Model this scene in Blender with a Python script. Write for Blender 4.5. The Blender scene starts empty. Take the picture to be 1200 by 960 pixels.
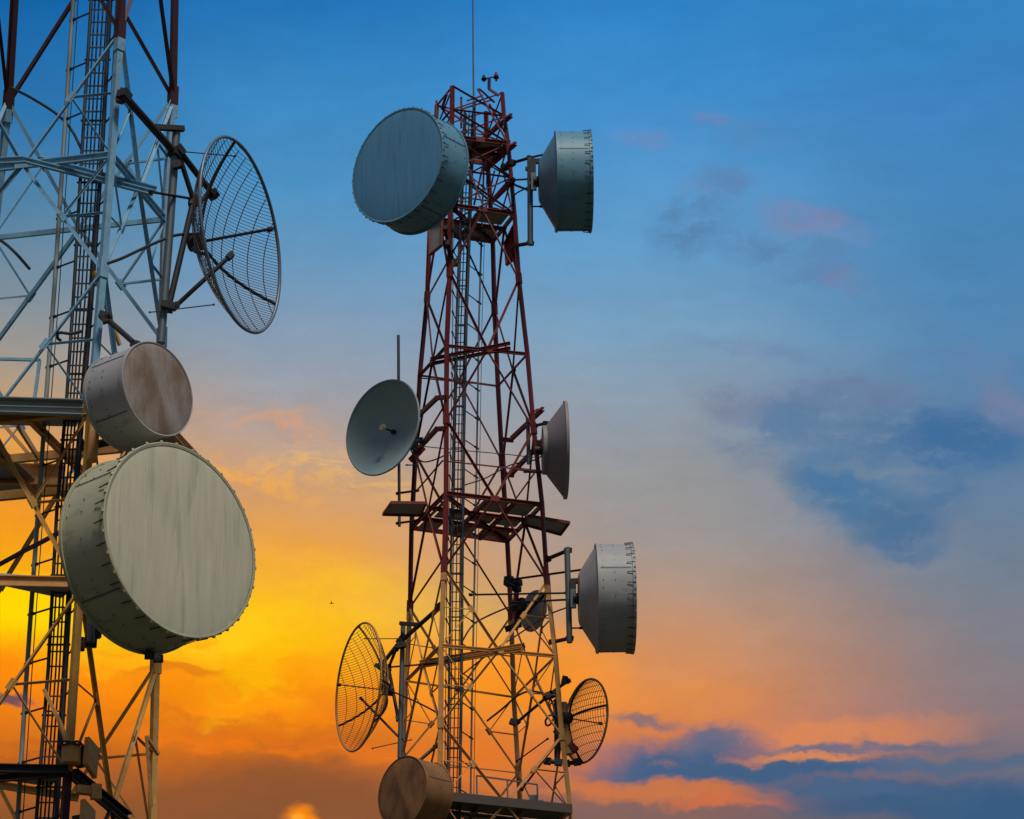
import bpy, math, random
from mathutils import Vector, Matrix
random.seed(7)
PI=math.pi; R=math.radians
sc=bpy.context.scene; COL=sc.collection
# ------------------------------------------------------------------ camera
F_PX=4500.0; PITCH=R(23.1525); ROLL=R(-1.2254); CAM=Vector((0,0,1.6))
cam=bpy.data.objects.new('camera',bpy.data.cameras.new('camera')); COL.objects.link(cam)
cam.data.sensor_width=36; cam.data.lens=F_PX/1200*36; cam.data.clip_start=1; cam.data.clip_end=20000
cam.location=CAM
_R=Vector((1,0,0)); _F=Vector((0,math.cos(PITCH),math.sin(PITCH))); _U=Vector((0,-math.sin(PITCH),math.cos(PITCH)))
_c,_s=math.cos(ROLL),math.sin(ROLL)
def raydir(px,py):
    a=px-600; b=py-480
    u=_c*a+_s*b; v=-_s*a+_c*b
    return _R*(u/F_PX)-_U*(v/F_PX)+_F
def at(px,py,Y):            # the point seen at a photo position, at distance Y north of the viewer
    d=raydir(px,py); return CAM+d*(Y/d.y)
def onz(px,py,z):
    d=raydir(px,py); return CAM+d*((z-CAM.z)/d.z)
xr=(raydir(601,480)-raydir(600,480)).normalized(); yu=(raydir(600,479)-raydir(600,480)).normalized()
M=Matrix((xr,yu,-_F)).transposed(); cam.rotation_euler=M.to_euler()
sc.camera=cam
# ------------------------------------------------------------------ materials
def mat(name,col,col2=None,rough=.6,metal=0,scale=6,stretch=(1,1,1),amt=.5,bump=0.0,spots=None,contrast=.25):
    m=bpy.data.materials.new(name); m.use_nodes=True; nt=m.node_tree; N=nt.nodes; L=nt.links
    b=N['Principled BSDF']; b.inputs['Roughness'].default_value=rough; b.inputs['Metallic'].default_value=metal
    tc=N.new('ShaderNodeTexCoord'); mp=N.new('ShaderNodeMapping'); mp.inputs['Scale'].default_value=stretch
    L.new(tc.outputs['Object'],mp.inputs['Vector'])
    nz=N.new('ShaderNodeTexNoise'); nz.inputs['Scale'].default_value=scale; nz.inputs['Detail'].default_value=6; nz.inputs['Roughness'].default_value=.65
    L.new(mp.outputs[0],nz.inputs['Vector'])
    mr=N.new('ShaderNodeMapRange'); mr.inputs[1].default_value=.5-contrast; mr.inputs[2].default_value=.5+contrast; L.new(nz.outputs[0],mr.inputs[0])
    mx=N.new('ShaderNodeMix'); mx.data_type='RGBA'; mx.inputs[6].default_value=(*col,1); mx.inputs[7].default_value=(*(col2 or col),1)
    mu=N.new('ShaderNodeMath'); mu.operation='MULTIPLY'; mu.inputs[1].default_value=amt; L.new(mr.outputs[0],mu.inputs[0]); L.new(mu.outputs[0],mx.inputs[0])
    out=mx.outputs[2]
    if spots:
        n2=N.new('ShaderNodeTexNoise'); n2.inputs['Scale'].default_value=spots[1]; n2.inputs['Detail'].default_value=8; n2.inputs['Roughness'].default_value=.7
        mp2=N.new('ShaderNodeMapping'); mp2.inputs['Scale'].default_value=spots[4] if len(spots)>4 else (1,1,1); L.new(tc.outputs['Object'],mp2.inputs['Vector']); L.new(mp2.outputs[0],n2.inputs['Vector'])
        r2=N.new('ShaderNodeMapRange'); r2.inputs[1].default_value=spots[2]; r2.inputs[2].default_value=spots[2]+.12; r2.inputs[4].default_value=spots[3]; L.new(n2.outputs[0],r2.inputs[0])
        m2=N.new('ShaderNodeMix'); m2.data_type='RGBA'; m2.inputs[7].default_value=(*spots[0],1); L.new(r2.outputs[0],m2.inputs[0]); L.new(out,m2.inputs[6]); out=m2.outputs[2]
    L.new(out,b.inputs['Base Color'])
    if bump:
        bp=N.new('ShaderNodeBump'); bp.inputs['Strength'].default_value=bump; bp.inputs['Distance'].default_value=.02; L.new(nz.outputs[0],bp.inputs['Height']); L.new(bp.outputs[0],b.inputs['Normal'])
    return m
rust=(.10,.035,.015)
RIM=mat('pale_rim_steel',(.22,.27,.32),(.12,.14,.16),rough=.45,metal=.3,scale=5)
GWR=mat('weathered_grid_wire',(.16,.12,.08),(.08,.07,.06),rough=.5,metal=.3,scale=8)
LAD=mat('ladder_steel',(.035,.05,.06),(.03,.03,.03),rough=.6,metal=.1,scale=6)
GRW=mat('sunset_tinted_wire',(.60,.32,.10),(.38,.19,.06),rough=.6,scale=8)  # orange base carries the golden sunset wash on the lower grid dishes
SLT=mat('slate_grey_paint',(.30,.36,.36),(.22,.24,.20),rough=.5,scale=3)
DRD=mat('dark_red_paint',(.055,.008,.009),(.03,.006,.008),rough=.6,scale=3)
RED=mat('red_paint',(.25,.020,.012),(.13,.012,.009),rough=.55,scale=3,amt=.9,spots=((.10,.05,.035),6,.55,.75))
WHT=mat('sunset_tinted_white',(.82,.43,.14),(.60,.27,.07),rough=.6,scale=4,amt=1,spots=(rust,7,.58,.6))  # white paint with warm sunset light put into its colour, plus rust spots
BLU=mat('sky_tinted_white',(.28,.54,.72),(.16,.35,.50),rough=.55,scale=4,amt=1,spots=((.10,.09,.08),7,.57,.7))  # white paint of the upper left bays, blue sky light put into its colour
OLV=mat('golden_tinted_white',(.78,.43,.11),(.54,.26,.05),rough=.6,scale=4,amt=1,spots=(rust,7,.58,.6))  # white paint of the lower left bays, golden evening light in the colour
GAL=mat('galvanised_steel',(.17,.20,.21),(.09,.11,.11),rough=.5,metal=.45,scale=5)
DRK=mat('dark_steel',(.030,.030,.030),(.055,.04,.03),rough=.6,metal=.3,scale=8)
BLK=mat('black_cable',(.018,.018,.02),(.03,.03,.03),rough=.55)
RAD=mat('radome_fabric',(.76,.70,.50),(.56,.52,.36),rough=.75,scale=2.2,stretch=(1,4,.4),amt=.65,spots=((.36,.36,.24),1.6,.54,.5,(1,3,.3)),contrast=.2)
RADB=mat('stained_radome',(.42,.36,.32),(.22,.14,.08),rough=.75,scale=.9,stretch=(1,1.8,.9),amt=.95,contrast=.13,spots=((.22,.14,.08),2.4,.55,.5,(1,4,.5)))
BSH=mat('sky_tinted_shroud_paint',(.17,.38,.50),(.11,.27,.36),rough=.5,scale=1.4,stretch=(.5,1,1),amt=.9,spots=((.08,.12,.12),3.2,.58,.6,(.4,1.6,1.6)))  # grey drum paint, bluish because the light of the sky is painted in
BRD=mat('sky_tinted_radome',(.12,.38,.62),(.09,.28,.46),rough=.7,scale=2.2,stretch=(1,5,.35),amt=.8,spots=((.10,.17,.24),1.6,.56,.45,(1,3,.3)),contrast=.2)  # drum face with the blue cast of the upper sky painted into it
BRS=mat('dusk_tinted_stained_shroud',(.36,.17,.055),(.22,.09,.025),rough=.6,scale=1.2,amt=.9,spots=((.12,.06,.03),2.2,.55,.6))  # brown dusk light put into the low drum's shroud colour, stain spots on top
BRR=mat('dusk_tinted_stained_radome',(.40,.18,.06),(.17,.07,.025),rough=.75,scale=1.1,stretch=(1,1.6,.8),amt=.95,contrast=.12)  # face of the low drum: brown evening light in the colour, with stains
CON4=mat('cone_dish_paint',(.30,.25,.25),(.22,.19,.20),rough=.6,scale=2)
NSH=mat('neutral_shroud_paint',(.50,.49,.48),(.33,.32,.31),rough=.55,scale=1.4,stretch=(.5,1,1),amt=.9,spots=((.18,.16,.14),3.2,.58,.6,(.4,1.6,1.6)))
DBR=mat('dark_brown_steel',(.08,.06,.045),(.14,.10,.07),rough=.6,scale=4)
SHR=mat('shroud_paint',(.60,.56,.38),(.38,.36,.20),bump=.25,rough=.55,scale=1.4,stretch=(.5,1,1),amt=.9,spots=((.20,.19,.13),3.2,.58,.5,(.4,1.6,1.6)))
DISH=mat('dish_paint',(.36,.48,.48),(.28,.38,.38),rough=.6,scale=1.5,amt=.8)
PLT=mat('deck_plate',(.40,.40,.38),(.25,.23,.2),rough=.7,scale=2,spots=(rust,3,.62,.5))
FED=mat('feed_cover',(.6,.5,.3),(.5,.4,.25),rough=.5)
GRD=mat('dry_grass_ground',(.035,.04,.018),(.06,.05,.03),rough=.95,scale=.05,bump=.3)
CON=mat('concrete',(.35,.34,.32),(.25,.25,.24),rough=.9,scale=2)
# ------------------------------------------------------------------ mesh helpers
class MB:
    def __init__(s): s.v=[]; s.f=[]; s.m=[]; s.sm=[]
    def add(s,vs,fs,mi=0,smooth=False):
        o=len(s.v); s.v+= [Vector(v) for v in vs]; s.f+=[tuple(i+o for i in f) for f in fs]; s.m+=[mi]*len(fs); s.sm+=[smooth]*len(fs); return s
    def build(s,name,mats,parent=None):
        if not isinstance(mats,(list,tuple)): mats=[mats]
        me=bpy.data.meshes.new(name); vs=s.v
        if parent is not None:
            inv=WM(parent).inverted(); vs=[inv@v for v in vs]
        me.from_pydata([tuple(v) for v in vs],[],s.f)
        for m in mats: me.materials.append(m)
        me.polygons.foreach_set('material_index',s.m); me.polygons.foreach_set('use_smooth',s.sm); me.update()
        ob=bpy.data.objects.new(name,me); COL.objects.link(ob)
        if parent is not None: ob.parent=parent
        return ob
    def local(s,name,mats,parent):      # vertices already given in the parent's space
        mw=WM(parent); s.v=[mw@v for v in s.v]; return s.build(name,mats,parent)
def WM(o):
    m=Matrix.LocRotScale(o.location,o.rotation_euler,o.scale)
    return WM(o.parent)@m if o.parent else m
def frame(p0,p1,ref=None):
    d=(p1-p0).normalized(); r=ref if ref is not None else Vector((0,0,1))
    if abs(d.dot(r))>.97: r=Vector((0,1,0)) if ref is None else Vector((1,0,0))
    x=d.cross(r).normalized(); y=x.cross(d).normalized(); return d,x,y
def box(mb,p0,p1,w,h=None,mi=0,ref=None):
    h=h or w; p0=Vector(p0);p1=Vector(p1); d,x,y=frame(p0,p1,ref); vs=[]
    for p in (p0,p1):
        for a,b in ((-1,-1),(1,-1),(1,1),(-1,1)): vs.append(p+x*a*w/2+y*b*h/2)
    mb.add(vs,[(3,2,1,0),(4,5,6,7),(0,1,5,4),(1,2,6,5),(2,3,7,6),(3,0,4,7)],mi); return mb
def angle(mb,p0,p1,w,mi=0,ref=None):     # rolled steel angle: two thin flanges
    p0=Vector(p0);p1=Vector(p1); d,x,y=frame(p0,p1,ref); t=w*.16; vs=[]
    prof=[(-.5,-.5),(.5,-.5),(.5,-.5+t/w),(-.5+t/w,-.5+t/w),(-.5+t/w,.5),(-.5,.5)]
    for p in (p0,p1):
        for a,b in prof: vs.append(p+x*a*w+y*b*w)
    n=6; mb.add(vs,[tuple(range(n-1,-1,-1)),tuple(range(n,2*n))]+[(i,(i+1)%n,n+(i+1)%n,n+i) for i in range(n)],mi); return mb
def channel(mb,p0,p1,w,h,mi=0,ref=None):
    p0=Vector(p0);p1=Vector(p1); d,x,y=frame(p0,p1,ref); t=.012/1; tx=t/w*1.6; ty=t/h*1.6
    prof=[(-.5,-.5),(.5,-.5),(.5,-.5+ty),(-.5+tx,-.5+ty),(-.5+tx,.5-ty),(.5,.5-ty),(.5,.5),(-.5,.5)]
    vs=[p+x*a*w+y*b*h for p in (p0,p1) for a,b in prof]; n=8
    mb.add(vs,[tuple(range(n-1,-1,-1)),tuple(range(n,2*n))]+[(i,(i+1)%n,n+(i+1)%n,n+i) for i in range(n)],mi); return mb
def tube(mb,pts,r,n=8,mi=0,r1=None,cap=True):
    pts=[Vector(p) for p in pts]; vs=[]; K=len(pts)
    d0,x,y=frame(pts[0],pts[1])
    for k,p in enumerate(pts):
        t=(pts[min(k+1,K-1)]-pts[max(k-1,0)]).normalized()
        x=(x-t*x.dot(t)).normalized(); y=t.cross(x)
        rr=r if r1 is None else r+(r1-r)*k/(K-1)
        for i in range(n):
            a=2*PI*i/n; vs.append(p+(x*math.cos(a)+y*math.sin(a))*rr)
    fs=[(k*n+i,k*n+(i+1)%n,(k+1)*n+(i+1)%n,(k+1)*n+i) for k in range(K-1) for i in range(n)]
    mb.add(vs,fs,mi,n>4)
    if cap: mb.add([v for v in vs[:n]]+[v for v in vs[-n:]],[tuple(range(n-1,-1,-1)),tuple(range(n,2*n))],mi)
    return mb
def lathe(mb,prof,n=64,mi=0,smooth=True,soft=False):   # revolve (axial x, radius) pairs about local X; creases stay sharp unless soft
    ring=lambda x,r:[Vector((x,r*math.cos(2*PI*i/n),r*math.sin(2*PI*i/n))) for i in range(n)]
    K=len(prof)
    if soft:
        vs=[v for p in prof for v in ring(*p)]
        mb.add(vs,[(k*n+i,k*n+(i+1)%n,(k+1)*n+(i+1)%n,(k+1)*n+i) for k in range(K-1) for i in range(n)],mi,smooth)
    else:
        for k in range(K-1): mb.add(ring(*prof[k])+ring(*prof[k+1]),[(i,(i+1)%n,n+(i+1)%n,n+i) for i in range(n)],mi,smooth)
    return mb
def disc(mb,x,r,n=64,mi=0,flip=False):
    vs=[Vector((x,r*math.cos(2*PI*i/n),r*math.sin(2*PI*i/n))) for i in range(n)]
    mb.add(vs,[tuple(range(n)) if not flip else tuple(range(n-1,-1,-1))],mi); return mb
def spline(pts,k=6):
    P=[Vector(p) for p in pts]; P=[P[0]*2-P[1]]+P+[P[-1]*2-P[-2]]; out=[]
    for i in range(1,len(P)-2):
        for j in range(k):
            t=j/k; a,b,c,d=P[i-1],P[i],P[i+1],P[i+2]
            out.append(.5*((2*b)+(c-a)*t+(2*a-5*b+4*c-d)*t*t+(3*b-a-3*c+d)*t*t*t))
    return out+[P[-2]]
def thing(name,label,cat,loc=(0,0,0),rz=0,group=None):
    o=bpy.data.objects.new(name,None); COL.objects.link(o); o.location=loc; o.rotation_euler=(0,0,rz); o.empty_display_size=.3
    o['label']=label; o['category']=cat
    if group: o['group']=group
    return o
def pxm(px,py,Y):   # metres that one photo pixel spans there
    return (at(px,py,Y)-CAM).dot(_F)/F_PX
def Pl(lst):        # list of (px,py,Y)
    return [at(*q) for q in lst]

# ------------------------------------------------------------------ lattice towers
def lerp(a,b,t): return a+(b-a)*t
class Tower:
    def __init__(s,levels,yn,label,name='lattice_tower'):
        # levels: (kind, N, E, F, W) in photo positions of the corners, from the top down
        s.lv=[]; s.kind=[]
        for kd,N,E,F,W in levels:
            n=at(*N,lerp(yn[0][1],yn[1][1],(N[1]-yn[0][0])/(yn[1][0]-yn[0][0])))
            e=onz(*E,n.z); f=onz(*F,n.z); w=onz(*W,n.z) if W else n+f-e
            s.lv.append([n,e,f,w]); s.kind.append(kd)
        b=sum(s.lv[-1],Vector())/4
        # continue the taper down to the ground
        A=s.lv[-3]; B=s.lv[-1]; dz=A[0].z-B[0].z; z=B[0].z; s.seen=len(s.lv)
        nlow=max(2,round(z/4.5)); 
        for k in range(1,nlow+1):
            zz=z*(1-k/nlow); row=[]
            for i in range(4):
                sl=(B[i]-A[i])/dz; row.append(B[i]+sl*(z-zz))
            for q in row: q.z=zz
            s.lv.append(row); s.kind.append('R' if s.kind[-1]=='J' else 'J')
        cx=sum(s.lv[-1],Vector())/4
        s.root=thing(name,label,'tower',cx,0,'lattice telecom towers')
    def P(s,k,i): return s.lv[k][i%4]
    def mid(s,k,i): return (s.P(k,i)+s.P(k,i+1))/2
    def corner(s,z,i):
        for k in range(len(s.lv)-1):
            a,b=s.lv[k][i],s.lv[k+1][i]
            if b.z<=z<=a.z: return lerp(a,b,(a.z-z)/(a.z-b.z))
        return s.lv[0][i]
    def uv(s,k,u,v):  # bilinear inside the ring of level k; u along N->E, v along N->W
        n,e,f,w=s.lv[k]; return n*(1-u)*(1-v)+e*u*(1-v)+f*u*v+w*(1-u)*v

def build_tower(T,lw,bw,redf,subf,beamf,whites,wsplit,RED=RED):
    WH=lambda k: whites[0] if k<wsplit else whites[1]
    root=T.root; K=len(T.lv); cen=lambda k:sum(T.lv[k],Vector())/4
    # legs
    for i in range(4):
        mb=MB()
        for k in range(K-1):
            a,b=T.P(k,i),T.P(k+1,i); w=lw*(1+.35*max(0,k-T.seen)/4)
            c=(cen(k)-a); c.z=0
            mi=0 if redf(k) else (1 if k<wsplit else 2)
            channel(mb,a,b,w,w*.9,mi,ref=c.normalized())
            box(mb,a,b,w*.35,w*.35,mi,ref=c.normalized())
        mb.build('leg',[RED,whites[0],whites[1]],root)
        ft=MB(); g=T.P(K-1,i); box(ft,g+Vector((0,0,-.6)),g+Vector((0,0,.25)),.9); ft.build('footing',CON,root)
    low=[MB(),MB()]
    def brace(a,b,w,red,k,nm,ref):
        a=Vector(a);b=Vector(b)
        if k>=T.seen-1: angle(low[0 if red else 1],a,b,w,0,ref); return
        mb=MB(); angle(mb,a,b,w,0,ref); mb.build(nm,RED if red else WH(k),root)
    for k in range(K):
        red=redf(k) if k<K-1 else redf(K-2)
        for i in range(4):
            a,b=T.P(k,i),T.P(k,i+1); nrm=((a+b)/2-cen(k)).normalized(); 
            if T.kind[k]=='R':
                wz=beamf(k,i)
                if k>=T.seen-1 and k<K-1: 
                    if k>=T.seen: channel(low[0 if red else 1],a,b,.06,.12,0)
                    else: m=MB(); channel(m,a,b,.07,wz); m.build('ring_beam',RED if redf(max(0,k-1)) else WH(k),root)
                elif k<T.seen:
                    m=MB(); channel(m,a,b,max(.05,wz*.55),wz,ref=None); m.build('ring_beam',RED if red else WH(k),root)
        if k==K-1: break
        for i in range(4):
            a0,b0,a1,b1=T.P(k,i),T.P(k,i+1),T.P(k+1,i),T.P(k+1,i+1)
            nrm=((a0+b0)/2-cen(k)).normalized(); red=redf(k)
            ka,kb=T.kind[k],T.kind[k+1]
            off=nrm*.02
            if ka=='X':   # crossed panel
                brace(a0+off,b1+off,bw*.85,red,k,'diagonal_brace',nrm); brace(b0-off,a1-off,bw*.85,red,k,'diagonal_brace',nrm)
                if k>0: brace(a0,b0,bw*.8,red,k,'horizontal_tie',nrm)
                continue
            if ka=='R' and kb=='J': m=T.mid(k,i); ends=(a1,b1); up=(a0,b0)
            elif ka=='J' and kb=='R': m=T.mid(k+1,i); ends=(a0,b0); up=(a1,b1)
            else:
                brace(a0+off,b1+off,bw*.85,red,k,'diagonal_brace',nrm); brace(b0-off,a1-off,bw*.85,red,k,'diagonal_brace',nrm); continue
            for q,(e,c) in enumerate(zip(ends,up)):
                brace(e+off,m+off,bw*(1.15 if i in(0,) else 1),red,k,'diagonal_brace',nrm)
                if subf(k):
                    h=lerp(e,m,.5)+off; lp=lerp(e,c,.5)
                    brace(h,lp,bw*.55,red,k,'secondary_brace',nrm); brace(h,c,bw*.55,red,k,'secondary_brace',nrm)
                    if k<T.seen-1:
                        g=MB(); t=(m-e).normalized()
                        box(g,h+off*.8-t*.11,h+off*.8+t*.11,.012 if 0 else .14,.014,ref=nrm); g.build('gusset_plate',RED if red else WH(k),root)
    for nm,mb,m in (('lower_red_bracing',low[0],RED),('lower_white_bracing',low[1],whites[1])):
        if mb.v:
            o=mb.build('lower_bracing',m,root); o['kind']='stuff'
    # gusset plates where braces meet legs and ring beams
    for k in range(T.seen-1):
        if T.kind[k]=='J':
            for i in range(4):
                g=MB(); p=T.P(k,i); up=(T.P(k-1,i)-T.P(k+1,i)).normalized(); red=redf(k-1)
                c=cen(k)-p; c.z=0
                box(g,p-up*lw*1.3,p+up*lw*1.9,lw*1.35,lw*1.25,0,ref=c.normalized())
                if redf(k-1)!=redf(k):
                    g2=MB(); box(g2,p-up*lw*3.4,p-up*lw*1.32,lw*1.3,lw*1.2,0,ref=c.normalized()); g2.build('splice_plate',WH(k),root)
                g.build('gusset_plate',RED if red else WH(k),root)
        elif T.kind[k]=='R' and 0<k:
            for i in range(4):
                g=MB(); p=T.mid(k,i); t=(T.P(k,i+1)-T.P(k,i)).normalized(); nrm=(p-cen(k)).normalized()
                box(g,p-t*.14+nrm*.05,p+t*.14+nrm*.05,.014,.17,0); g.build('gusset_plate',RED if redf(k) else WH(k),root)

def ladder(T,pts,wid,Y,parent,name='ladder',step=.3,ncab=3,mat_=None,rr=.022):
    # pts: photo positions of the left and right rails from the top down ((y, xl, xr), ...)
    mat_=mat_ or LAD
    lad=MB(); L=[at(xl,y,Y(y)) for y,xl,xr in pts]; Rr=[at(xr,y,Y(y)) for y,xl,xr in pts]
    tube(lad,L,rr,6); ob=lad.build(name,mat_,parent)
    l2=MB(); tube(l2,Rr,rr*1.25,6); l2.build('rail',mat_,ob)
    tot=[0]
    for a,b in zip(L[:-1],L[1:]): tot.append(tot[-1]+(b-a).length)
    s_=0.15; low=MB(); n_=0
    def interp(Q,s_):
        for k in range(len(tot)-1):
            if tot[k]<=s_<=tot[k+1]: return lerp(Q[k],Q[k+1],(s_-tot[k])/(tot[k+1]-tot[k]))
    while s_<tot[-1]:
        a,b=interp(L,s_),interp(Rr,s_); n_+=1
        if n_<=92: m=MB(); box(m,a,b,.024,.024); m.build('rung',mat_,ob)
        else: box(low,a,b,.024,.024)
        s_+=step
    if low.v: o=low.build('lower_rungs',mat_,ob); o['kind']='stuff'
    for j in range(ncab):
        c=MB(); t=.18+.60*j/max(1,ncab-1); off=Vector((0,.10,0))
        q=[lerp(a,b,t+random.uniform(-.03,.03))+off for a,b in zip(L,Rr)]
        tube(c,q,.017,6); c.build('feeder_cable',BLK,ob)
    # cable clips every metre and a half
    s_=.6
    while s_<tot[-1]:
        a,b=interp(L,s_),interp(Rr,s_); o=Vector((0,.09,0)); cl=MB(); box(cl,lerp(a,b,-.2)+o,lerp(a,b,1.15)+o,.035,.03); s_+=1.35; cl.build('cable_clip',DRK,ob)
    return ob
def guide_rail(pts,Y,parent,lad_pts,Yl,r=.03,step=1.45,thin=True,m_=None):
    def xat(P,y,j):
        for a,b in zip(P[:-1],P[1:]):
            if a[0]<=y<=b[0]: return lerp(a[j],b[j],(y-a[0])/(b[0]-a[0]))
        return P[-1][j] if y>P[-1][0] else P[0][j]
    mb=MB(); Q=[at(x,y,Y(y)) for y,x in pts]; tube(mb,Q,r,6)
    ob=mb.build('guide_pole',m_ or GAL,parent)
    c=MB(); 
    if thin: tube(c,[q+Vector((.09,.02,0)) for q in Q],.010,5); c.build('thin_cable',BLK,ob)
    y=pts[0][0]+20; stp=step
    while y<pts[-1][0]:
        x=xat(pts,y,1); x2=xat(lad_pts,y,1) if x<xat(lad_pts,y,1) else xat(lad_pts,y,2)
        a=at(x,y,Y(y)); b=at(x2,y+(6 if x<x2 else 5),Yl(y)); b.z=a.z
        st=MB(); box(st,a-(b-a)*.12,a+(b-a)*.18,.045,.045); box(st,a,b,.02,.03); y+=stp; st.build('standoff_bracket',DRK,ob)

# right-hand tower in the photo
RL=[('X',(530.5,101),(589,108.5),(570,131),(512.5,123)),
    ('X',(530.3,128),(591,136),(570.5,159),(511,150)),
    ('R',(529.5,160),(596,168),(572,192),(508,182)),
    ('X',(529,198),(599.5,208),(575,236),(506,227)),
    ('R',(528,240),(603.5,251),(578,283),(504,272)),
    ('J',(527.5,320),(608.5,327),(580,363),(501,350)),
    ('R',(524,405.3),(618.5,415),(584,452.5),(492.5,440)),
    ('J',(523.5,492),(626,503),(589,541),(487.5,532)),
    ('R',(523.3,578),(635.8,591.5),(595,634),(482.7,618.5)),
    ('J',(521,666),(641.5,681),(599.5,722),(481,712)),
    ('R',(517.5,756.5),(651.5,769),(602.5,817),(476.5,798)),
    ('J',(517,848),(659,862),(608,906),(472,890)),
    ('R',(515.5,934),(669,949.6),(614,1003),(468,984)),
    ('J',(514,1030),(678,1046),(620,1102),(463,1081))]
TR=Tower(RL,((101,104.0),(933,102.5)),'slender red and white lattice tower with anemometer and whip on its top','lattice_tower')
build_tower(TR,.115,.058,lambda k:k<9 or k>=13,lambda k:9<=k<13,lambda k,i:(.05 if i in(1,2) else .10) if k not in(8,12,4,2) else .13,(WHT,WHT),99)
# left-hand tower
LL=[('R',(148,-110),(206,-40),(20,-45),None),
    ('J',(141,37),(203,115),(10.5,119),None),
    ('R',(131.2,181.5),(193.6,257),(-7,279),None),
    ('J',(121,317),(190,398),(-22,425),None),
    ('R',(107,480),(186,563),(-45,585),None),
    ('J',(94,690),(183,780),(-65,797),None),
    ('R',(80,905),(178,988),(-97,1010),None),
    ('J',(66,1090),(173,1178),(-125,1200),None)]
TL=Tower(LL,((27,64.2),(903,63.4)),'nearer lattice tower cut by the picture edge, mostly pale painted, carrying two stacked drum antennas','lattice_tower')
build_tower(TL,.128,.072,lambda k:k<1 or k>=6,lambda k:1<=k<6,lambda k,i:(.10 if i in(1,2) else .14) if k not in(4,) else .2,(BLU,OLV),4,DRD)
# ---- decks, walkways and brackets of the towers
def plate(pts,th,mats,parent,name,mi=0):
    mb=MB(); n=len(pts); up=Vector((0,0,th)); vs=[Vector(p) for p in pts]+[Vector(p)+up for p in pts]
    mb.add(vs,[tuple(range(n-1,-1,-1)),tuple(range(n,2*n))]+[(i,(i+1)%n,n+(i+1)%n,n+i) for i in range(n)],mi); return mb.build(name,mats,parent)
def deck(T,k,cells,dz=.02,mat_=PLT,beams=(),bm=RED,bw=(.09,.12)):
    n=T.uv(k,.5,.5)
    d=None
    for (u0,u1,v0,v1) in cells:
        g=.012; q=[T.uv(k,u0+g,v0+g),T.uv(k,u1-g,v0+g),T.uv(k,u1-g,v1-g),T.uv(k,u0+g,v1-g)]
        q=[p+Vector((0,0,dz)) for p in q]; plate(q,.015,mat_,T.root,'deck_panel')
    for (ua,va,ub,vb) in beams:
        m=MB(); channel(m,T.uv(k,ua,va)-Vector((0,0,.045)),T.uv(k,ub,vb)-Vector((0,0,.045)),*bw); m.build('deck_beam',bm,T.root)
def walkway(quad,z,root,rim,mat_=PLT,h=.09):
    q=[onz(*p,z) for p in quad]; ob=plate(q,.02,mat_,root,'walkway')
    m=MB()
    for i in range(4): box(m,q[i]-Vector((0,0,h/2-.02)),q[(i+1)%4]-Vector((0,0,h/2-.02)),.035,h)
    m.build('walkway_edge',rim,ob)
z578=TR.lv[8][0].z
deck(TR,8,[(.45,.70,.06,.36),(.72,.97,.06,.36),(.45,.70,.42,.66),(.72,.97,.42,.66),(.05,.27,.72,.97),(.31,.62,.72,.97),(.66,.97,.72,.97),(.04,.10,.05,.68),(.10,.40,.46,.68)],
     beams=[(.43,0,.43,1),(.71,0,.71,1),(0,.39,1,.39),(0,.69,1,.69),(.02,.04,.97,.97)])
walkway([(459,588),(500,588.5),(494,603),(449,602)],z578-.10,TR.root,RED)
walkway([(620,603.5),(668,611.5),(657.5,625.5),(612,613)],z578-.10,TR.root,RED)
deck(TR,4,[(.5,.95,.08,.45),(.5,.95,.52,.95),(.06,.45,.6,.95)],beams=[(.47,0,.47,1),(0,.49,1,.49),(.02,.02,.98,.98)])
deck(TR,2,[(.05,.48,.08,.92),(.52,.95,.08,.92)],beams=[(.5,0,.5,1),(0,.5,1,.5),(.0,.8,1,.2)])
# inclined stiffeners, corner outriggers near the top
def bars(parent,name,m,lst,kind='box',w=.05,h=None):
    for a,b in lst:
        mb=MB(); (box if kind=='box' else channel)(mb,at(*a),at(*b),w,h or w); mb.build(name,m,parent)
bars(TR.root,'outrigger',RED,[((600,135,104.2),(571,159,105.2)),((605,168,104.2),(569,199,105.4)),((603,210,104.2),(578,235,105.3)),
  ((637,479,104.2),(600,514,105.8)),((637,516,104.2),(599,556,106)),((513,466,103.6),(491,487,105.2)),((513,502,103.6),(489,528,105.2)),((523,465.5,103.2),(511,466.5,103.6)),((523,502,103.2),(511,503,103.6)),((588,515,106.2),(601,516,105.8)),((591,556,106.2),(602,557,106))],'ch',.10,.13)
for tip,Y in (((600,135),104.2),((605,168),104.2),((637,479),104.2),((637,516),104.2)):
    p=at(*tip,Y); plate([p+Vector((-.28,0,-.12)),p+Vector((.02,-.05,0)),p+Vector((.02,.05,0)),p+Vector((-.2,.1,.0))],.05,RED,TR.root,'gusset_plate')
# tall side plates under the upper deck (flat panels hung on the west and east corners)
for q in ([(503.5,262,104.4),(519,258,103.9),(518,288,103.9),(504.5,299,104.3)],[(592,286,105),(604,262,104.5),(607,300,104.6),(594,311,105)]):
    pts=Pl(q); mb=MB(); d=Vector((0,.03,0)); n=4; vs=pts+[p+d for p in pts]
    mb.add(vs,[(3,2,1,0),(4,5,6,7)]+[(i,(i+1)%4,4+(i+1)%4,4+i) for i in range(4)]); ob=mb.build('side_panel',PLT if q[0][0]<520 else RED,TR.root)
    m2=MB(); [box(m2,pts[i]-d,pts[(i+1)%4]-d,.07,.07) for i in range(4)]; m2.build('panel_frame',RED,ob)
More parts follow.
